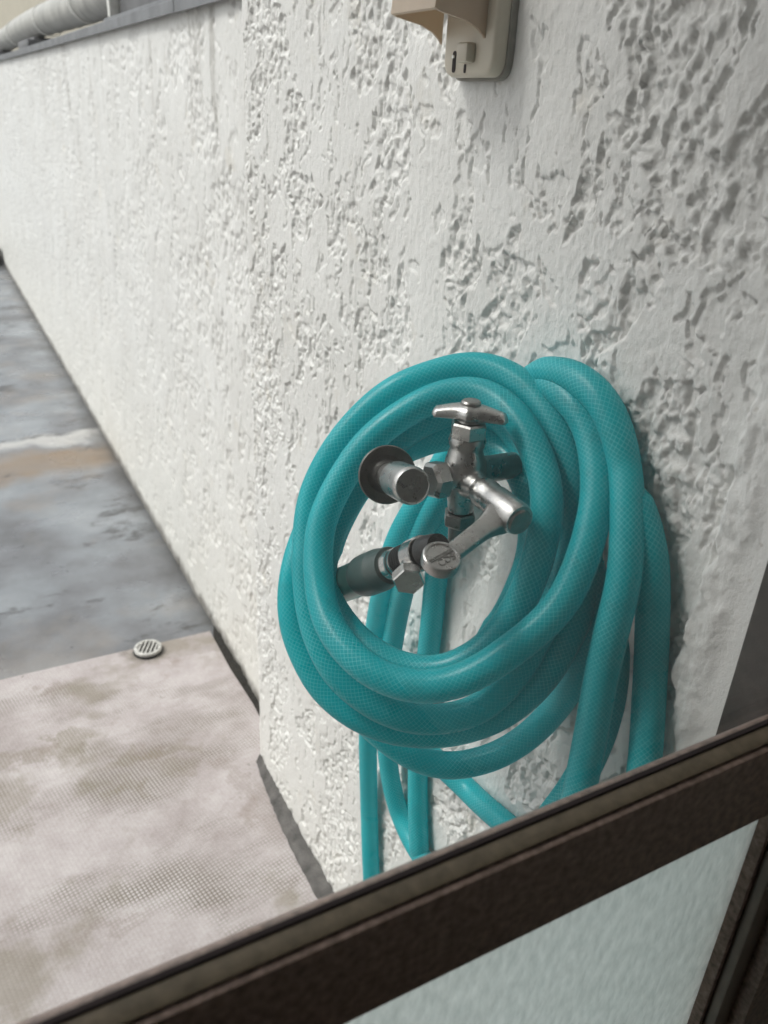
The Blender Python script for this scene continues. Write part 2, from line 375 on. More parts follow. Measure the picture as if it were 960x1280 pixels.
def relief(Y, Z, far=False):
    # trowelled plateaus with rough, pitted hollows between them; h <= 0 goes into the wall
    if far:
        sy, sz = .046, .080
        fy, fz = .0066, .0086
        round_ = 0
    else:
        round_ = sstep(.62, .36, Y)
        sy = .034 + .018 * round_; sz = .085 - .030 * round_
        sy, sz = .046, .074
        fy, fz = .0062, .0078
    wy = (fbm(Y / .025, Z / .025, 4, 21) - .5) * .034; wz = (fbm(Y / .025, Z / .025, 4, 31) - .5) * .034
    Ym, Zm = Y + wy, Z + wz
    tilt = Ym + .25 * Zm
    patch = fbm(tilt / sy, Zm / sz, 5, 1, .55)
    mask = sstep(.532, .572, patch)
    lum = fbm(Y / fy, Z / fz, 4, 5, .55)
    cell = 1 - np.abs(2 * fbm(Y / (fy * 1.2), Z / (fz * 1.2), 4, 8, .6) - 1) * 2.4
    depth = .0004 + .0036 * sstep(.36, .62, lum) + .0014 * np.clip(cell, 0, 1)
    h = -mask * depth
    rim = np.exp(-((patch - .527) / .014) ** 2)
    h = h + rim * .0008 * fbm(Y / .010, Z / .016, 3, 14)
    scat = sstep(.62, .66, fbm(Ym / .012, Zm / .022, 4, 41, .55)); h = h - scat * (1 - mask) * .0022
    h = h + (fbm(Y / .10, Z / .14, 3, 17) - .5) * .005 + (fbm(Y / .0042, Z / .007, 3, 19, .6) - .5) * .0016
    return h * (.50 + .16 * sstep(2.2, 1.0, Y) if far else .62 + .26 * sstep(.60, .34, Y))

near_wall = thing('stucco_wall', 'rough white stucco wall carrying the tap and the ivory outlet', 'wall')
t = np.linspace(0, 1, 720); ycol = .205 + (1.0 - .205) * (t * .72 + .28 * t * t)
zrow = np.linspace(-.01, 1.20, 960)
Y, Z = np.meshgrid(ycol, zrow)
h = relief(Y, Z)
yr = .250 + (fbm(Z / .03, Z * 0, 4, 3) - .5) * .026
rg = sstep(0.004, -.004, Y - yr)                                # thicker plaster beside the window
lump = (fbm(Y / .008, Z / .011, 4, 51)) * .0042
inner = sstep(.222, .234, Y + (fbm(Z / .02, Z * 0 + 3, 3, 77) - .5) * .012)
h = h * (1 - rg) + rg * (.0055 + lump * inner - .0012 + (fbm(Y / .03, Z / .05, 3, 61) - .5) * .002)
h = h + (1 - rg) * sstep(.30, .255, Y) * -.002
edge = sstep(.988, 1.0, Y + (fbm(Z / .02, Z / .02, 3, 71) - .5) * .010)
h = h - edge * .0035
P = np.stack([X0 - h, Y, Z], -1)
back = P[:, -1:, :].copy(); back[..., 0] += .055; back[..., 1] += .003
P = np.concatenate([P, back], 1)
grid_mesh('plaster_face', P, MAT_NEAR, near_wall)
bm = bmesh.new(); add_box(bm, (X0 + .012, .20, -.01), (X0 + .20, .994, 2.6)); 
add_box(bm, (X0 + .002, .20, 1.199), (X0 + .19, .996, 2.602))
bm_obj('wall_core', bm, MAT_NEAR, near_wall, smooth=False)

far_wall = thing('parapet_wall', 'long white stucco parapet with a grey metal coping', 'wall')
t = np.linspace(0, 1, 760); ycol = .98 + (7.0 - .98) * (.16 * t + .84 * t ** 2.6)
zrow = np.linspace(-.01, 1.130, 380)
Y, Z = np.meshgrid(ycol, zrow); h = relief(Y, Z, True)
P = np.stack([XF - h * 1.15, Y, Z], -1)
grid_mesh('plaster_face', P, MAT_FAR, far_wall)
bm = bmesh.new(); add_box(bm, (XF + .010, .99, -.01), (XF + .16, 7.0, 1.129))
bm_obj('wall_core', bm, MAT_FAR, far_wall, smooth=False)
cuts = [.97, 1.42, 2.47, 3.95, 5.4, 7.02]
for k in range(len(cuts) - 1):
    bm = bmesh.new(); y0, y1 = cuts[k] + .0015, cuts[k+1] - .0015
    pr = [(XF - .012, 1.1220), (XF - .012, 1.1385), (XF - .0085, 1.1405), (XF + .168, 1.1425), (XF + .172, 1.1390), (XF + .172, 1.1220), (XF + .168, 1.1220), (XF + .166, 1.1320), (XF - .006, 1.1320), (XF - .009, 1.1220)]
    extrude_poly(bm, [(x, y0, z + .0006 * (k % 2)) for x, z in pr], (0, y1 - y0, 0))
    bm_obj('coping', bm, MAT_COPING, far_wall, sharp=30)

# low kerb closing the far end of the terrace
bm = bmesh.new(); add_box(bm, (-3, 5.9, .0), (XF - .012, 6.1, .10), .008)
tag(bm_obj('kerb', bm, simple('dark_kerb', (.05, .048, .045), .8)), 'dark kerb across the floor at the far end of the parapet', 'kerb')

# ---------------------------------------------------------------- house behind the camera: facade and room
house = thing('house', 'house whose window looks out on the terrace', 'house')
def part_box(name, lo, hi, mat, parent, bevel=0):
    b = bmesh.new(); add_box(b, lo, hi, bevel); return bm_obj(name, b, mat, parent, smooth=bool(bevel))
part_box('facade_wall', (-4.0, .06, .0), (-1.45, .213, 3.0), MAT_FACADE, house)
part_box('facade_wall', (-1.45, .06, 2.05), (X0 + .25, .213, 3.0), MAT_FACADE, house)
part_box('facade_wall', (.372, .06, .0), (X0 + .25, .200, 2.05), MAT_FACADE, house)
part_box('added_eave', (-4.0, .214, 2.30), (X0 + .30, .90, 2.42), MAT_FACADE, house)  # unseen overhang, added to darken the near wall
part_box('door_sill', (-1.45, .06, .0), (.372, .213, .10), MAT_BRONZE, house)
part_box('room_floor', (-3.0, -3.0, .02), (.60, .055, .10), MAT_ROOMFLOOR, house)
part_box('room_ceiling', (-3.0, -3.0, 2.4), (.60, .055, 2.5), MAT_ROOM, house)
part_box('room_wall', (-3.1, -3.0, .02), (-3.002, .055, 2.5), MAT_ROOM, house)
part_box('room_wall', (.602, -3.0, .02), (.70, .055, 2.5), MAT_ROOM, house)
part_box('room_wall', (-3.1, -3.1, .02), (.70, -3.002, 2.5), MAT_ROOM, house)

# ---------------------------------------------------------------- window: dark bronze frame, clear pane above, frosted below
win = thing('window', 'dark bronze framed window with clear pane over frosted pane', 'window')
# transom, stepped profile in (y, z) swept along x
SX0, SX1 = -1.35, .3125
tz = lambda py_, y: at(600, py_, 1, y).z
Z0, ZA, ZB, ZC, ZD = tz(1198, .150), tz(1099, .150), tz(1087, .1525), tz(1056, .1605), tz(1041, .175)
def sweep_x(name, prof, x0, x1, mat, parent, bev=.0012):
    b = bmesh.new(); extrude_poly(b, [(x0, y, z) for y, z in prof], (x1 - x0, 0, 0))
    bmesh.ops.recalc_face_normals(b, faces=b.faces)
    if bev: bmesh.ops.bevel(b, geom=b.edges[:], offset=bev, segments=2, profile=.5, affect='EDGES', clamp_overlap=True)
    return bm_obj(name, b, mat, parent, sharp=30)
sweep_x('transom', [(.1500, Z0), (.1500, ZA), (.1668, ZA - .001), (.1750, ZD), (.1780, ZD - .004), (.1780, Z0)], SX0, SX1, MAT_BRONZE, win, .0010)
sweep_x('glazing_bead', [(.1535, ZA + .0004), (.1528, ZB), (.1600, ZC), (.1600, ZA + .0004)], SX0, SX1 + .017, MAT_BEAD, win, .0006)
sweep_x('gasket', [(.1602, ZA - .0005), (.1602, ZC + .0008), (.1622, ZC + .0008), (.1622, ZA - .0005)], SX0, SX1 + .017, MAT_RUBBER, win, 0)
def glass_mat():
    m, nt, b = new_mat('clear_window_glass'); nt.nodes.remove(b)
    tr = nt.nodes.new('ShaderNodeBsdfTransparent'); tr.inputs[0].default_value = (.975, .985, .98, 1)
    gl = nt.nodes.new('ShaderNodeBsdfGlossy'); gl.inputs['Roughness'].default_value = .02
    lw = nt.nodes.new('ShaderNodeLayerWeight'); lw.inputs[0].default_value = .5      # Schlick, the same on both faces of the pane
    fac = math_n(nt, 'ADD', .035, math_n(nt, 'MULTIPLY', math_n(nt, 'POWER', lw.outputs['Facing'], 5.0), .9))
    ms = nt.nodes.new('ShaderNodeMixShader')
    nt.links.new(fac, ms.inputs[0]); nt.links.new(tr.outputs[0], ms.inputs[1]); nt.links.new(gl.outputs[0], ms.inputs[2])
    du = nt.nodes.new('ShaderNodeBsdfTranslucent'); du.inputs[0].default_value = (.85, .88, .88, 1)     # thin film of dust, added for a slight haze over the pane
    m2 = nt.nodes.new('ShaderNodeMixShader'); nt.links.new(ramp(nt, noise_n(nt, coords(nt), 9, 5, .6), [(.3, .002), (.7, .010)]), m2.inputs[0])
    nt.links.new(ms.outputs[0], m2.inputs[1]); nt.links.new(du.outputs[0], m2.inputs[2])
    nt.links.new(m2.outputs[0], nt.nodes['Material Output'].inputs[0]); return m
def frost_mat():
    m, nt, b = new_mat('frosted_glass')
    tr = nt.nodes.new('ShaderNodeBsdfTranslucent'); tr.inputs[0].default_value = (.86, .93, .89, 1)
    v = coords(nt, scale=(1, 1, 1))
    mp = nt.nodes.new('ShaderNodeMapping'); mp.inputs['Rotation'].default_value = (0, math.radians(35), 0); mp.inputs['Scale'].default_value = (1, 1, .35)
    nt.links.new(v, mp.inputs[0])
    h = noise_n(nt, mp.outputs[0], 240, 3, .6)
    c = ramp(nt, h, [(.3, (.66, .71, .69)), (.7, (.92, .96, .94))]); nt.links.new(c, tr.inputs[0])
    bp = bump(nt, b, h, .5, .002); nt.links.new(bp.outputs[0], tr.inputs['Normal'])
    b.inputs['Base Color'].default_value = (.62, .68, .65, 1); b.inputs['Roughness'].default_value = .35
    ms = nt.nodes.new('ShaderNodeMixShader'); ms.inputs[0].default_value = .85
    nt.links.new(b.outputs[0], ms.inputs[1]); nt.links.new(tr.outputs[0], ms.inputs[2])
    nt.links.new(ms.outputs[0], nt.nodes['Material Output'].inputs[0]); return m
part_box('clear_pane', (SX0, .1625, ZA - .0003), (.3300, .1665, 2.02), glass_mat(), win)
part_box('frosted_pane', (SX0, .1625, .125), (SX1 + .002, .1665, Z0 + .001), frost_mat(), win)
# right stile with a lighter ridge and outer jamb
part_box('stile', (SX1 + .0005, .1560, .10), (.3165, .1775, Z0 - .0005), MAT_BRONZE, win, .0012)
part_box('stile_ridge', (.3170, .1500, .10), (.3298, .1616, 2.03), simple('worn_bronze', (.20, .16, .13), .4, .1), win, .0012)
part_box('stile', (.3304, .1420, .10), (.3700, .180, 2.03), MAT_BRONZE, win, .0015)
part_box('outer_jamb', (.3360, .1810, .10), (.3700, .2125, 2.03), MAT_JAMB, win, .002)
part_box('stile', (SX0 - .06, .140, .10), (SX0 - .001, .185, 2.03), MAT_BRONZE, win, .0015)
part_box('head_rail', (SX0, .140, 2.0), (.3165, .161, 2.05), MAT_BRONZE, win, .0015)
part_box('bottom_rail', (SX0, .140, .10), (SX1, .161, .16), MAT_BRONZE, win, .0015)

# ---------------------------------------------------------------- tap
tap = thing('water_tap', 'old nickel plated water tap with T handle inside the hose coil', 'tap')
BY = .385; BX, _, BZ = at(580, 592, 1, BY)
def remesh(o, vox=.0007, it=6):
    m = o.modifiers.new('remesh', 'REMESH'); m.mode = 'VOXEL'; m.voxel_size = vox; m.use_smooth_shade = True
    s = o.modifiers.new('smooth', 'SMOOTH'); s.factor = .5; s.iterations = it
bm = bmesh.new()
# cast body: bulb, supply inlet, front arm, spout neck
add_lathe(bm, (BX, BY, BZ - .026), (0, 0, 1), [(0, .0082), (.006, .0088), (.012, .0104), (.020, .0128), (.028, .0138), (.036, .0126), (.044, .0102), (.047, .0104)])
add_lathe(bm, (BX, BY, BZ), (1, 0, 0), [(0, .010), (.012, .0098), (.020, .0088), (X0 - BX, .0085)])
add_lathe(bm, (BX, BY, BZ), (-1, 0, 0), [(0, .010), (.009, .0088), (.014, .0075), (.020, .0072)])
add_lathe(bm, (BX, BY, BZ - .002), (0, -1, -.05), [(0, .011), (.010, .0100), (.017, .0076), (.022, .0076)])
body = bm_obj('tap_body', bm, MAT_METAL, tap); remesh(body)
bm = bmesh.new()
add_lathe(bm, (BX, BY - .017, BZ - .003), (0, -1, -.05), [(0, .0072), (.003, .0088), (.006, .0096), (.011, .0098), (.014, .0090), (.018, .0100), (.040, .0100), (.043, .0090)], 36)
spout = bm_obj('spout_barrel', bm, MAT_METAL, tap, sharp=40)
JY = BY - .059
bm = bmesh.new(); add_lathe(bm, (BX, JY + .001, BZ - .0060), (0, -1, -.05), [(0, .0080), (.002, .0080), (.0032, .0070)], 30)
bm_obj('end_cap', bm, MAT_METAL_D, tap, sharp=30)
# packing nut (hexagon) above the body, stem and T handle
def hex_prof(bm, org, axis, r, hgt, ch=.0012, up=None):
    add_lathe(bm, org, axis, [(0, r - ch), (ch, r), (hgt - ch, r), (hgt, r - ch)], 6, up)
bm = bmesh.new()
add_lathe(bm, (BX, BY, BZ + .0195), (0, 0, 1), [(0, .0112), (.003, .0118), (.006, .0110)], 32)
bm_obj('bonnet_ring', bm, MAT_METAL, tap)
bm = bmesh.new(); hex_prof(bm, (BX, BY, BZ + .0245), (0, 0, 1), .0118, .0105)
nut = bm_obj('packing_nut', bm, MAT_METAL, tap, sharp=25)
bm = bmesh.new(); add_lathe(bm, (BX, BY, BZ + .0335), (0, 0, 1), [(0, .0075), (.004, .0062), (.005, .0040), (.0060, .0038)], 24)
bm_obj('stem', bm, MAT_METAL_D, tap)
HZ = BZ + .0398
e0 = at(540, 514, 2, HZ); e1 = at(626, 524, 2, HZ)
hd = (e1 - e0); hd.z = 0; L = hd.length; hd.normalize(); hc = Vector((BX, BY, HZ))
hs_ = Vector((-hd.y, hd.x, 0))
bm = bmesh.new(); rings = []
for t in np.linspace(-1, 1, 25):
    a = abs(t)
    wv = .0088 * (1 - a) + .0056 * a + .003 * math.exp(-(t / .2) ** 2); hv = .0072 * (1 - .5 * a); zc = -.0020 * a * a
    if a > .93: k = math.sqrt(max(.05, 1 - ((a - .93) / .07) ** 2)); wv *= k; hv *= k
    rings.append([hc + hd * (t * .0235) + hs_ * (wv * abs(math.cos(q)) ** .7 * math.copysign(1, math.cos(q))) + Vector((0, 0, zc + hv * (math.sin(q) if math.sin(q) > 0 else .55 * math.sin(q)))) for q in np.linspace(0, 2 * math.pi, 21)[:-1]])
add_loft(bm, rings)
bm_obj('handle', bm, MAT_METAL, tap, sharp=60)
bm = bmesh.new(); add_lathe(bm, hc + Vector((0, 0, .004)), (0, 0, 1), [(0, .0062), (.0035, .0062), (.0045, .0052), (.0048, .002)], 28)
bm_obj('handle_screw', bm, MAT_METAL_D, tap)
# lower hexagon and drain stub
bm = bmesh.new(); hex_prof(bm, (BX, BY, BZ - .036), (0, 0, 1), .0108, .0095); bm_obj('lower_nut', bm, MAT_METAL_D, tap, sharp=25)
bm = bmesh.new(); add_lathe(bm, (BX, BY, BZ - .050), (0, 0, 1), [(0, .0062), (.0145, .0068)], 24); bm_obj('drain_stub', bm, MAT_METAL_D, tap)
# wall flange of the supply pipe
bm = bmesh.new(); add_lathe(bm, (X0 + .001, BY, BZ), (-1, 0, 0), [(0, .024), (.002, .0235), (.006, .017), (.009, .0105)], 36); bm_obj('wall_flange', bm, MAT_METAL_D, tap)
# front arm: hexagon, cross cylinder, disc flange
bm = bmesh.new(); hex_prof(bm, (BX - .0135, BY, BZ - .001), (-1, 0, 0), .0124, .012, .0022, (0, .3, 1)); o = bm_obj('arm_nut', bm, MAT_METAL, tap, sharp=22)
dc = at(483, 593, 1, .416); cp = at(516, 608, 1, .364)
ax = (cp - dc); LN = ax.length
bm = bmesh.new(); add_lathe(bm, dc, ax, [(.004, .0085), (LN * .42, .0085), (LN * .46, .0078), (LN * .50, .0078)], 32); o = bm_obj('arm_nipple', bm, MAT_METAL, tap)
bm = bmesh.new(); add_lathe(bm, dc, ax, [(LN * .40, .0095), (LN * .44, .0114), (LN * .92, .0116), (LN * .97, .0113), (LN, .0102), (LN * .99, .0096)], 36); bm_obj('arm_cap', bm, MAT_METAL, tap)
bm = bmesh.new(); add_lathe(bm, dc, ax, [(-.0050, .008), (-.0035, .0160), (.0005, .0190), (.0025, .0192), (.0030, .0186), (.0010, .0165), (-.0005, .0125), (.0030, .0098), (.0075, .0092)], 44); bm_obj('disc_flange', bm, MAT_METAL_D, tap)
# swivel arm with badge
bc = at(552, 697, 1, .317); bn = Vector((-.05, -.34, .94)).normalized()
jc = Vector((BX - .004, JY + .012, BZ - .007))
sd = (bc - jc); sd -= bn * sd.dot(bn) * .0; SL = sd.length; sd.normalize()
side = bn.cross(sd).normalized(); upv = sd.cross(side)
bm = bmesh.new(); rings = []
for t in np.linspace(-.05, .90, 16):
    wv = .0062 - .0012 * t + .0035 * math.exp(-(t / .18) ** 2); hv = .0042 + .003 * math.exp(-(t / .2) ** 2)
    rings.append([jc + sd * (SL * t) - bn * (.0035 * max(0, t) ** 1.5) + side * (wv * abs(math.cos(q)) ** .5 * math.copysign(1, math.cos(q))) + upv * (hv * abs(math.sin(q)) ** .5 * math.copysign(1, math.sin(q)) - .001) for q in np.linspace(0, 2 * math.pi, 25)[:-1]])
add_loft(bm, rings)
bm_obj('swivel_arm', bm, MAT_METAL, tap, sharp=50)
bm = bmesh.new(); add_lathe(bm, bc, bn, [(-.0060, .0098), (-.0050, .0106), (.0000, .0109), (.0013, .0106), (.0018, .0100), (.0018, .0088), (.0009, .0083), (.0009, .001)], 48)
badge = bm_obj('badge', bm, MAT_METAL, tap, sharp=30)
# raised lettering and bar on the badge
tx = (Vector((1, 0, 0)) - bn * bn.x).normalized(); ty = bn.cross(tx)
ang = math.radians(14); tx, ty = tx * math.cos(ang) + ty * math.sin(ang), ty * math.cos(ang) - tx * math.sin(ang)
BM = Matrix((tx, ty, bn)).transposed().to_4x4(); BM.translation = bc + bn * .0010
def text_part(body, size, loc, parent, mat):
    cu = bpy.data.curves.new('lettering', 'FONT'); cu.body = body; cu.size = size; cu.extrude = .00035; cu.align_x = 'CENTER'; cu.align_y = 'CENTER'
    tmp = bpy.data.objects.new('tmp', cu); COL.objects.link(tmp); bpy.context.view_layer.update()
    me = bpy.data.meshes.new_from_object(tmp); bpy.data.objects.remove(tmp)
    me.transform(BM @ Matrix.Translation(loc)); return finish('lettering', me, mat, parent, False)
text_part('CDS', .0062, (.0005, -.0033, 0), badge, MAT_METAL_D)
bm = bmesh.new(); add_box(bm, (-.0081, -.0004, -.0002), (.0081, .0000, .0004)); add_box(bm, (-.0081, .0012, -.0002), (.0081, .0016, .0004))
bmesh.ops.transform(bm, matrix=BM, verts=bm.verts); bm_obj('raised_bar', bm, MAT_METAL_D, badge, smooth=False)
for k in range(9):
    bm = bmesh.new(); x = -.0075 + .0017 * k; add_box(bm, (x, .0000, -.0001), (x + .0010, .0011, .0004))
    bmesh.ops.transform(bm, matrix=BM, verts=bm.verts); bm_obj('raised_dot', bm, MAT_METAL_D, badge, smooth=False)

# ---------------------------------------------------------------- hose connector clamped on the tap's outlet
con = thing('hose_connector', 'dark green and chrome hose connector clamped to the tap spout', 'connector')
c0 = at(536, 688, 1, .340); c1 = at(428, 731, 1, .436); ca = (c1 - c0); CL = ca.length
conv = lambda s_: (s_ - .06) * .43 / (.545 - (s_ - .06) * .115)      # picture fraction -> fraction of the length
def con_l(name, prof, mat, n=36, parent=con, sharp=35):
    b = bmesh.new(); add_lathe(b, c0, ca, [(conv(t) * CL, r) for t, r in prof], n); return bm_obj(name, b, mat, parent, sharp=sharp)
con_l('rubber_cone', [(-.06, .0075), (.0, .0085), (.07, .0092), (.10, .0090)], MAT_BLACK)
con_l('clamp_ring', [(.12, .0098), (.125, .0104), (.24, .0104), (.245, .0098)], MAT_CHROME)
th = [(.25, .0080)]
for k in range(5): th += [(.255 + k * .026, .0080), (.262 + k * .026, .0096), (.272 + k * .026, .0096), (.278 + k * .026, .0080)]
con_l('screw_thread', th + [(.40, .0080)], MAT_BLACK)
con_l('chrome_sleeve', [(.38, .0082), (.385, .0094), (.41, .0096), (.42, .0090), (.45, .0092), (.47, .0098), (.56, .0100)], MAT_CHROME)
con_l('locking_collar', [(.50, .0098), (.505, .0118), (.52, .0124), (.60, .0130), (.61, .0136), (.63, .0140), (.76, .0142), (.80, .0140), (.82, .0130), (.825, .0124)], MAT_COLLAR)
hc2 = at(511, 727, 1, .333); hn = Vector((-.40, -.80, -.12)).normalized()
bm = bmesh.new(); hex_prof(bm, hc2 - hn * .007, hn, .0094, .0080, .0008, (0.15, 0, 1)); bm_obj('clamp_bolt', bm, MAT_CHROME, con, sharp=22)
bm = bmesh.new(); add_lathe(bm, hc2 - hn * .020, hn, [(0, .0035), (.014, .0035)], 16); bm_obj('bolt_shank', bm, MAT_METAL_D, con)
con_l('inlet_hose', [(.80, .0122), (1.0, .0122), (1.12, .0122), (1.26, .0120)], MAT_OLDHOSE)

# ---------------------------------------------------------------- hose
D = .0200
W = lambda w: D * FPX / w                       # apparent width in photo pixels -> distance
# each strand: photo pixel of the centre line and its distance in millimetres
ST = {
 'A':  [(385,735,553),(383,698,557),(385,660,561),(392,616,562),(408,579,559),(432,543,555),(464,510,552),(500,484,549),(541,467,547),(579,458,545),(613,461,538),(644,475,528),(669,498,518),(691,529,508),(707,561,503),(718,595,501),(722,626,502),(720,655,506),(712,690,510),(697,735,512),(676,790,514),(645,843,518),(605,882,524),(565,898,530),(520,900,534),(468,881,537),(425,845,541),(401,802,546),(389,765,550),(385,735,553),(383,698,557),(385,660,561)],
 'A1': [(741,690,505),(733,735,508),(722,770,512),(704,806,518),(680,846,525),(643,882,533),(600,905,542),(555,916,549),(520,916,553),(484,911,556),(441,893,560),(403,860,565),(382,823,569),(370,793,572),(364,760,574),(366,722,577),(375,685,583),(392,645,592),(412,610,600)],
 'B':  [(648,482,552),(668,476,532),(690,482,510),(707,495,500),(724,513,492),(738,539,486),(745,576,480),(747,617,474),(741,655,470),(727,702,467),(705,748,466),(677,781,466),(640,811,468),(605,835,471),(575,850,474),(542,858,477),(505,855,481),(466,840,488),(437,815,497),(415,787,508),(402,752,520),(397,712,530),(399,668,537),(409,634,540),(428,598,541),(451,563,540),(479,536,538),(515,511,536),(548,495,534),(579,489,531),(608,492,525),(632,508,515),(654,532,505),(669,561,497),(680,592,491),(684,623,487),(682,654,485),(676,686,485),(666,718,486),(652,750,488),(632,783,490),(603,815,493),(565,836,497),(530,840,502),(495,832,508),(460,812,516),(432,784,530),(409,748,546),(402,712,554),(410,675,560),(426,640,563),(446,610,563),(470,575,561),(505,543,559),(540,522,556),(575,512,553),(612,514,547),(640,535,538),(660,570,528),(672,610,520)],
 'C2': [(404,720,596),(412,680,592),(428,645,586),(450,607,580),(485,574,575),(520,556,571),(560,545,566),(600,547,558),(630,564,545),(652,592,532),(664,625,522),(668,660,518),(664,700,517),(650,738,516),(628,780,514),(596,812,513)],
 'E':  [(650,474,552),(680,464,536),(712,468,517),(740,486,500),(761,515,486),(775,555,474),(782,600,466),(784,640,461),(783,690,458),(778,735,458),(763,795,463),(750,856,472),(739,915,480),(727,975,490),(714,1040,505),(702,1120,560),(700,1220,640),(722,1290,690),(758,1300,690),(772,1250,680)],
 'E2': [(757,770,490),(767,812,488),(763,870,495),(746,930,505),(717,985,520),(676,1040,545),(640,1100,590),(612,1180,650),(602,1280,720),(630,1350,780)],
 'F':  [(781,600,470),(790,618,476),(803,648,480),(815,700,479),(817,750,477),(815,800,477),(812,860,478),(807,935,480),(798,1020,485),(790,1120,540),(772,1240,620),(742,1330,700)],
 'L':  [(745,700,545),(742,765,550),(727,832,556),(707,868,564),(679,903,572),(644,932,580),(607,950,586),(560,958,592),(520,948,597),(488,928,602),(455,900,610),(428,865,620)],
 'M1': [(570,545,610),(548,590,630),(527,622,645),(507,655,660),(491,690,684),(479,735,720),(471,778,760),(465,823,790),(461,880,840),(460,936,875),(461,1000,915),(463,1060,960),(466,1125,1000),(473,1160,1018),(493,1176,1018),(513,1162,1003),(524,1125,980),(527,1090,955)],
 'M2': [(600,548,605),(572,590,620),(552,622,630),(532,655,650),(516,690,672),(504,735,705),(495,778,745),(487,830,775),(483,885,805),(484,939,830),(489,980,842),(499,1017,848),(513,1049,858),(530,1076,870),(560,1110,876),(610,1160,880),(680,1240,850),(735,1295,800),(752,1340,750)],
 'G':  [(585,560,610),(568,600,630),(556,640,650),(550,680,672),(545,725,695),(541,765,720),(535,817,745),(530,860,775),(526,900,805),(523,940,832),(522,974,858),(523,1030,895),(526,1090,960)],
 'K':  [(470,880,745),(500,905,732),(535,940,720),(577,979,708),(603,1005,695),(630,1028,690),(680,1075,690),(728,1140,695),(760,1215,690),(770,1260,682)],
}
def cr(pts, step):
    pts = np.array(pts, float); P = np.vstack([2*pts[0]-pts[1], pts, 2*pts[-1]-pts[-2]]); out = []
    for i in range(1, len(P) - 2):
        p0, p1, p2, p3 = P[i-1:i+3]; n = max(2, int(np.linalg.norm(p2[:2] - p1[:2]) / step))
        for t in np.arange(n) / n:
            out.append(.5 * ((2*p1) + (-p0+p2)*t + (2*p0-5*p1+4*p2-p3)*t*t + (-p0+3*p1-3*p2+p3)*t**3))
    out.append(P[-2]); return np.array(out)
def smooth_arr(a, it):
    for _ in range(it):
        b = a.copy(); b[1:-1] = .25*a[:-2] + .5*a[1:-1] + .25*a[2:]; a = b
    return a
names = list(ST); px = []; sid = []; arc = []
for i, k in enumerate(names):
    s = cr(ST[k], 6.0); s = smooth_arr(s, 6); px.append(s); sid += [i] * len(s); arc += list(range(len(s)))
PXA = np.vstack(px); sid = np.array(sid); arc = np.array(arc)
dirs = np.array([ray(a, b) for a, b in PXA[:, :2]]) / FPX
dep = PXA[:, 2] * .001
XMAX = X0 - D / 2 - .0005
def clamp(d): return np.minimum(d, XMAX / dirs[:, 0])
dep = clamp(dep)
bm = bmesh.new(); uvl = bm.loops.layers.uv.new('UVMap'); NS = 20; i0 = 0
for name, s in zip(names, px):
    n = len(s); p = CAM + dirs[i0:i0+n] * dep[i0:i0+n, None]; i0 += n
    p = smooth_arr(p, 4)
    wob_ = smooth_arr(rs.randn(n, 3), 60); p = p + wob_ / max(1e-6, np.abs(wob_).max()) * .0012
    rad = smooth_arr(rs.randn(n), 40); rad = 1 + rad / max(1e-6, np.abs(rad).max()) * .02
    seg = np.linalg.norm(np.diff(p, axis=0), axis=1); L = np.concatenate([[0], np.cumsum(seg)])
    tan = np.gradient(p, axis=0); tan /= np.linalg.norm(tan, axis=1)[:, None]
    nrm = np.cross(tan[0], [0, 0, 1.]); nrm /= np.linalg.norm(nrm); rings = []
    for j in range(n):
        nrm = nrm - tan[j] * nrm.dot(tan[j]); nrm /= np.linalg.norm(nrm); bi = np.cross(tan[j], nrm)
        rings.append([bm.verts.new(p[j] + (nrm * math.cos(2*math.pi*q/NS) + bi * math.sin(2*math.pi*q/NS)) * D / 2 * rad[j] * (1 if name == 'A' else .55 + .45 * min(1, min(j, n - 1 - j) / 5))) for q in range(NS)])
    for j in range(n - 1):
        for q in range(NS):
            f = bm.faces.new((rings[j][q], rings[j][(q+1) % NS], rings[j+1][(q+1) % NS], rings[j+1][q]))
            for lp, (u, v) in zip(f.loops, ((q, j), (q+1, j), (q+1, j+1), (q, j+1))): lp[uvl].uv = (u / NS, L[v])
    bm.faces.new(rings[0][::-1]); bm.faces.new(rings[-1])
hose = bm_obj('garden_hose', bm, MAT_HOSE, sharp=60)
tag(hose, 'translucent teal braided garden hose coiled over the tap', 'hose')

# ---------------------------------------------------------------- outdoor outlet under its rain hood
out = thing('outdoor_outlet', 'ivory plastic outdoor outlet with rain hood on the stucco wall', 'outlet')
XP = X0 - .0145
ya, yb, zb = at(634, 40, 0, X0 - .006).y, at(554, 70, 0, XP).y, at(590, 96, 0, XP).z
def rrect(y0, y1, z0, z1, r, n=6):
    pts = []
    for cy, cz, a0 in ((y1 - r, z0 + r, -90), (y1 - r, z1 - r, 0), (y0 + r, z1 - r, 90), (y0 + r, z0 + r, 180)):
        for k in range(n + 1):
            a = math.radians(a0 + 90 * k / n); pts.append((cy + r * math.cos(a), cz + r * math.sin(a)))
    return pts
bm = bmesh.new()
add_loft(bm, [[(X0 + .004, y, z) for y, z in rrect(ya, yb, zb, zb + .125, .010)], [(XP + .003, y, z) for y, z in rrect(ya, yb, zb, zb + .125, .010)], [(XP + .0008, y, z) for y, z in rrect(ya + .001, yb - .001, zb + .001, zb + .124, .0095)], [(XP, y, z) for y, z in rrect(ya + .003, yb - .003, zb + .003, zb + .122, .0085)]])
bm_obj('back_plate', bm, MAT_IVORY, out, sharp=50)
bm = bmesh.new()
add_loft(bm, [[(X0 + .001, y, z) for y, z in rrect(ya - .0018, yb + .0018, zb - .0018, zb + .127, .011)], [(X0 - .005, y, z) for y, z in rrect(ya - .0018, yb + .0018, zb - .0018, zb + .127, .011)]])
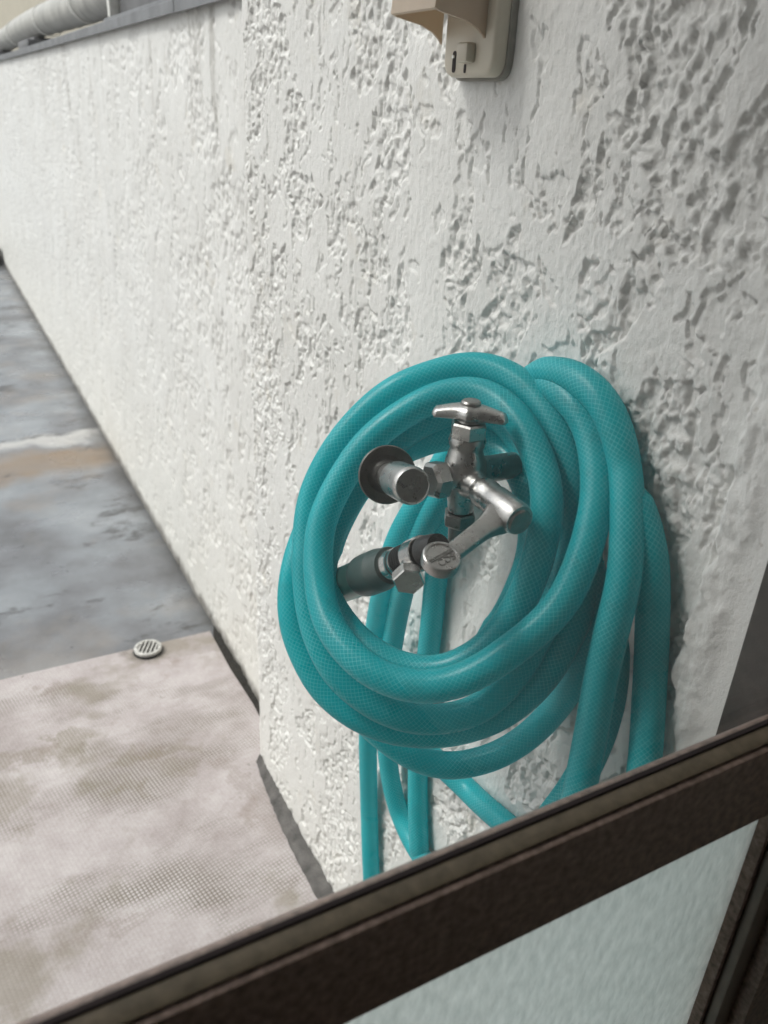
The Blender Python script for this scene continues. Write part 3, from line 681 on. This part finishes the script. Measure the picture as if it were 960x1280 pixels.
bm_obj('gasket', bm, simple('grey_gasket', (.28, .27, .24), .7), out, sharp=50)
def hood_mat():
    m, nt, b = new_mat('smoky_hood_plastic'); b.inputs['Base Color'].default_value = (.5, .4, .3, 1); b.inputs['Roughness'].default_value = .3
    tr = nt.nodes.new('ShaderNodeBsdfTranslucent'); tr.inputs[0].default_value = (.75, .62, .46, 1)
    ms = nt.nodes.new('ShaderNodeMixShader'); ms.inputs[0].default_value = .4
    nt.links.new(ramp(nt, noise_n(nt, coords(nt), 50, 4), [(.3, (.52, .44, .35)), (.7, (.64, .55, .45))]), b.inputs['Base Color'])
    nt.links.new(b.outputs[0], ms.inputs[1]); nt.links.new(tr.outputs[0], ms.inputs[2]); nt.links.new(ms.outputs[0], nt.nodes['Material Output'].inputs[0]); return m
MAT_HOOD = hood_mat()
hy0, hy1 = .490, .546
lipx, lipz = .291, 1.0590
prof = [(XP + .001, 1.0445), (XP - .0015, 1.0475), (XP - .0065, 1.0510), (XP - .016, 1.0545), (lipx + .004, lipz - .0015), (lipx, lipz), (lipx + .001, lipz + .009), (lipx + .006, lipz + .035), (XP - .012, 1.118), (XP + .001, 1.124)]
for y in (hy0, hy1 - .0022):
    bm = bmesh.new(); extrude_poly(bm, [(x, y, z) for x, z in prof], (0, .0022, 0)); bm_obj('hood_cheek', bm, MAT_HOOD, out, sharp=30)
roof = prof[5:]
bm = bmesh.new()
ring = [(x, z) for x, z in roof] + [(x + .0022, z - .0008) for x, z in reversed(roof)]
extrude_poly(bm, [(x, hy0 + .0023, z) for x, z in ring], (0, hy1 - hy0 - .0046, 0)); bm_obj('hood_front', bm, MAT_HOOD, out, sharp=30)
bm = bmesh.new(); add_box(bm, (XP - .012, hy0 + .004, 1.0655), (XP + .001, hy1 - .004, 1.067)); bm_obj('hood_shelf', bm, MAT_HOOD, out, smooth=False)
# earth slot and the plug gate
bm = bmesh.new(); extrude_poly(bm, [(XP - .0004, y, z) for y, z in rrect(.5225, .5265, 1.0272, 1.0400, .0019)], (.0003, 0, 0)); bm_obj('slot', bm, MAT_RUBBER, out, smooth=False)
bm = bmesh.new(); add_lathe(bm, (XP - .0008, .5245, 1.0365), (-1, 0, 0), [(0, .0014), (.001, .0012)], 12); bm_obj('slot_screw', bm, MAT_CHROME, out)
bm = bmesh.new(); add_box(bm, (XP - .007, .500, 1.0325), (XP + .001, .5125, 1.0440), .0018); bm_obj('cord_gate', bm, MAT_IVORY, out)
bm = bmesh.new(); extrude_poly(bm, [(XP - .0004, y, z) for y, z in rrect(.5095, .5120, 1.0268, 1.0320, .0011)], (.0003, 0, 0)); bm_obj('slot', bm, MAT_RUBBER, out, smooth=False)

# ---------------------------------------------------------------- floor drain cap
dr = thing('drain_cap', 'small round slotted metal drain cap on the floor sheet seam', 'drain')
dcx = at(185, 811, 2, .012)
bm = bmesh.new(); add_lathe(bm, (dcx.x, dcx.y, .006), (0, 0, 1), [(0, .0285), (.002, .0295), (.006, .0280), (.0065, .0240)], 40); bm_obj('rubber_seat', bm, MAT_DRAIN_D, dr)
bm = bmesh.new(); add_lathe(bm, (dcx.x, dcx.y, .010), (0, 0, 1), [(0, .0275), (.004, .0275), (.0065, .0265), (.0075, .0240), (.0070, .0205), (.004, .0200), (0, .0200)], 44, cap=False); bm_obj('rim', bm, MAT_ALU, dr)
aa = math.radians(62); dx_, dy_ = math.cos(aa), math.sin(aa)
for k in range(-2, 3):
    off = k * .0078; ln = math.sqrt(max(0, .0205 ** 2 - off ** 2)) 
    if ln < .004: continue
    b = bmesh.new(); add_box(b, (-ln, -.0018, .0), (ln, .0018, .0035), .0005, 1)
    bm = bmesh.new(); merge(bm, b, Matrix.Translation((dcx.x - dy_ * off, dcx.y + dx_ * off, .0135)) @ Matrix.Rotation(aa, 4, 'Z')); bm_obj('bar', bm, MAT_ALU, dr)

# ---------------------------------------------------------------- lagged pipe lying along the coping
pipe = thing('lagged_pipe', 'grey tape wrapped pipe along the top of the parapet', 'pipe')
bm = bmesh.new(); rings = []
PR = .044
yy = np.linspace(2.02, 7.5, 200)
for y in yy:
    r = PR * (1 + .02 * math.sin(y * 37) + .012 * math.sin(y * 91 + 1)); cx = XF + .066 + .004 * math.sin(y * 3); cz = 1.222 + .004 * math.sin(y * 2.1)
    rings.append([(cx + r * math.cos(a), y + .012 * math.cos(a + .8), cz + r * math.sin(a)) for a in np.linspace(0, 2*math.pi, 25)[:-1]])
add_loft(bm, rings); bm_obj('wrapped_tube', bm, MAT_WRAP, pipe, sharp=0)
for y in (2.55, 3.25, 4.1, 4.95):
    bm = bmesh.new(); rings = []
    for a in np.linspace(0, 2*math.pi, 33)[:-1]:
        c, s = math.cos(a), math.sin(a)
        rings.append([(XF + .066 + (.0462 + e) * c, y + dy + .02 * s, 1.222 + (.0462 + e) * s) for e, dy in ((0, -.004), (.003, -.004), (.003, .004), (0, .004))])
    add_loft(bm, rings + [rings[0]], close=False); bm_obj('cable_tie', bm, MAT_TIE, pipe)
for k, y in enumerate((3.35, 4.6)):
    b = thing('pipe_support', ('dark support block under the lagged pipe, the one closer to the grey box', 'dark support block under the lagged pipe, the one farther from the grey box')[k], 'support', 'blocks under the pipe')
    part_box('block', (XF + .005, y, 1.1445), (XF + .13, y + .28, 1.168), MAT_BOXGREY, b, .003)
    part_box('foot', (XF + .02, y + .10, 1.1418), (XF + .12, y + .18, 1.1446), MAT_COPING, b)
    part_box('saddle', (XF + .03, y + .02, 1.1685), (XF + .10, y + .26, 1.1765), MAT_BOXGREY, b, .002)
box = thing('junction_box', 'dark grey steel box on the coping at the end of the pipe', 'box')
part_box('casing', (XF + .025, 1.30, 1.1505), (XF + .15, 1.97, 1.34), MAT_BOXGREY, box, .004)
part_box('corner_post', (XF + .005, 1.972, 1.1505), (XF + .03, 1.995, 1.36), MAT_TIE, box, .002)
part_box('base_plate', (XF + .003, 1.28, 1.1430), (XF + .16, 2.03, 1.1500), MAT_COPING, box, .001)
for k, y in enumerate((2.62, 2.30)):
    p = thing('railing_post', ('white railing post behind the lagged pipe, farther from the grey box', 'white railing post behind the lagged pipe, beside the grey box')[k], 'post', 'white posts behind the pipe')
    part_box('shaft', (XF + .21, y, .2), (XF + .25, y + .05, 1.215), MAT_TIE, p, .003)
    part_box('cap', (XF + .205, y - .004, 1.216), (XF + .255, y + .054, 1.224), MAT_TIE, p, .002)

# ---------------------------------------------------------------- neighbour's house beyond the parapet
nb = thing('neighbour_house', 'beige rendered house beyond the parapet', 'house')
part_box('wall', (1.7, -4, 0), (9, 40, 7.0), MAT_BEIGE, nb)
part_box('roof', (1.4, -4.3, 7.005), (9.3, 40.3, 7.2), MAT_BOXGREY, nb)
for y in (3, 8, 14):
    w = part_box('window', (1.64, y, 3.2), (1.698, y + 1.6, 4.4), MAT_TIE, nb)
    part_box('pane', (1.63, y + .06, 3.26), (1.638, y + 1.54, 4.34), MAT_WIN_DARK, w)
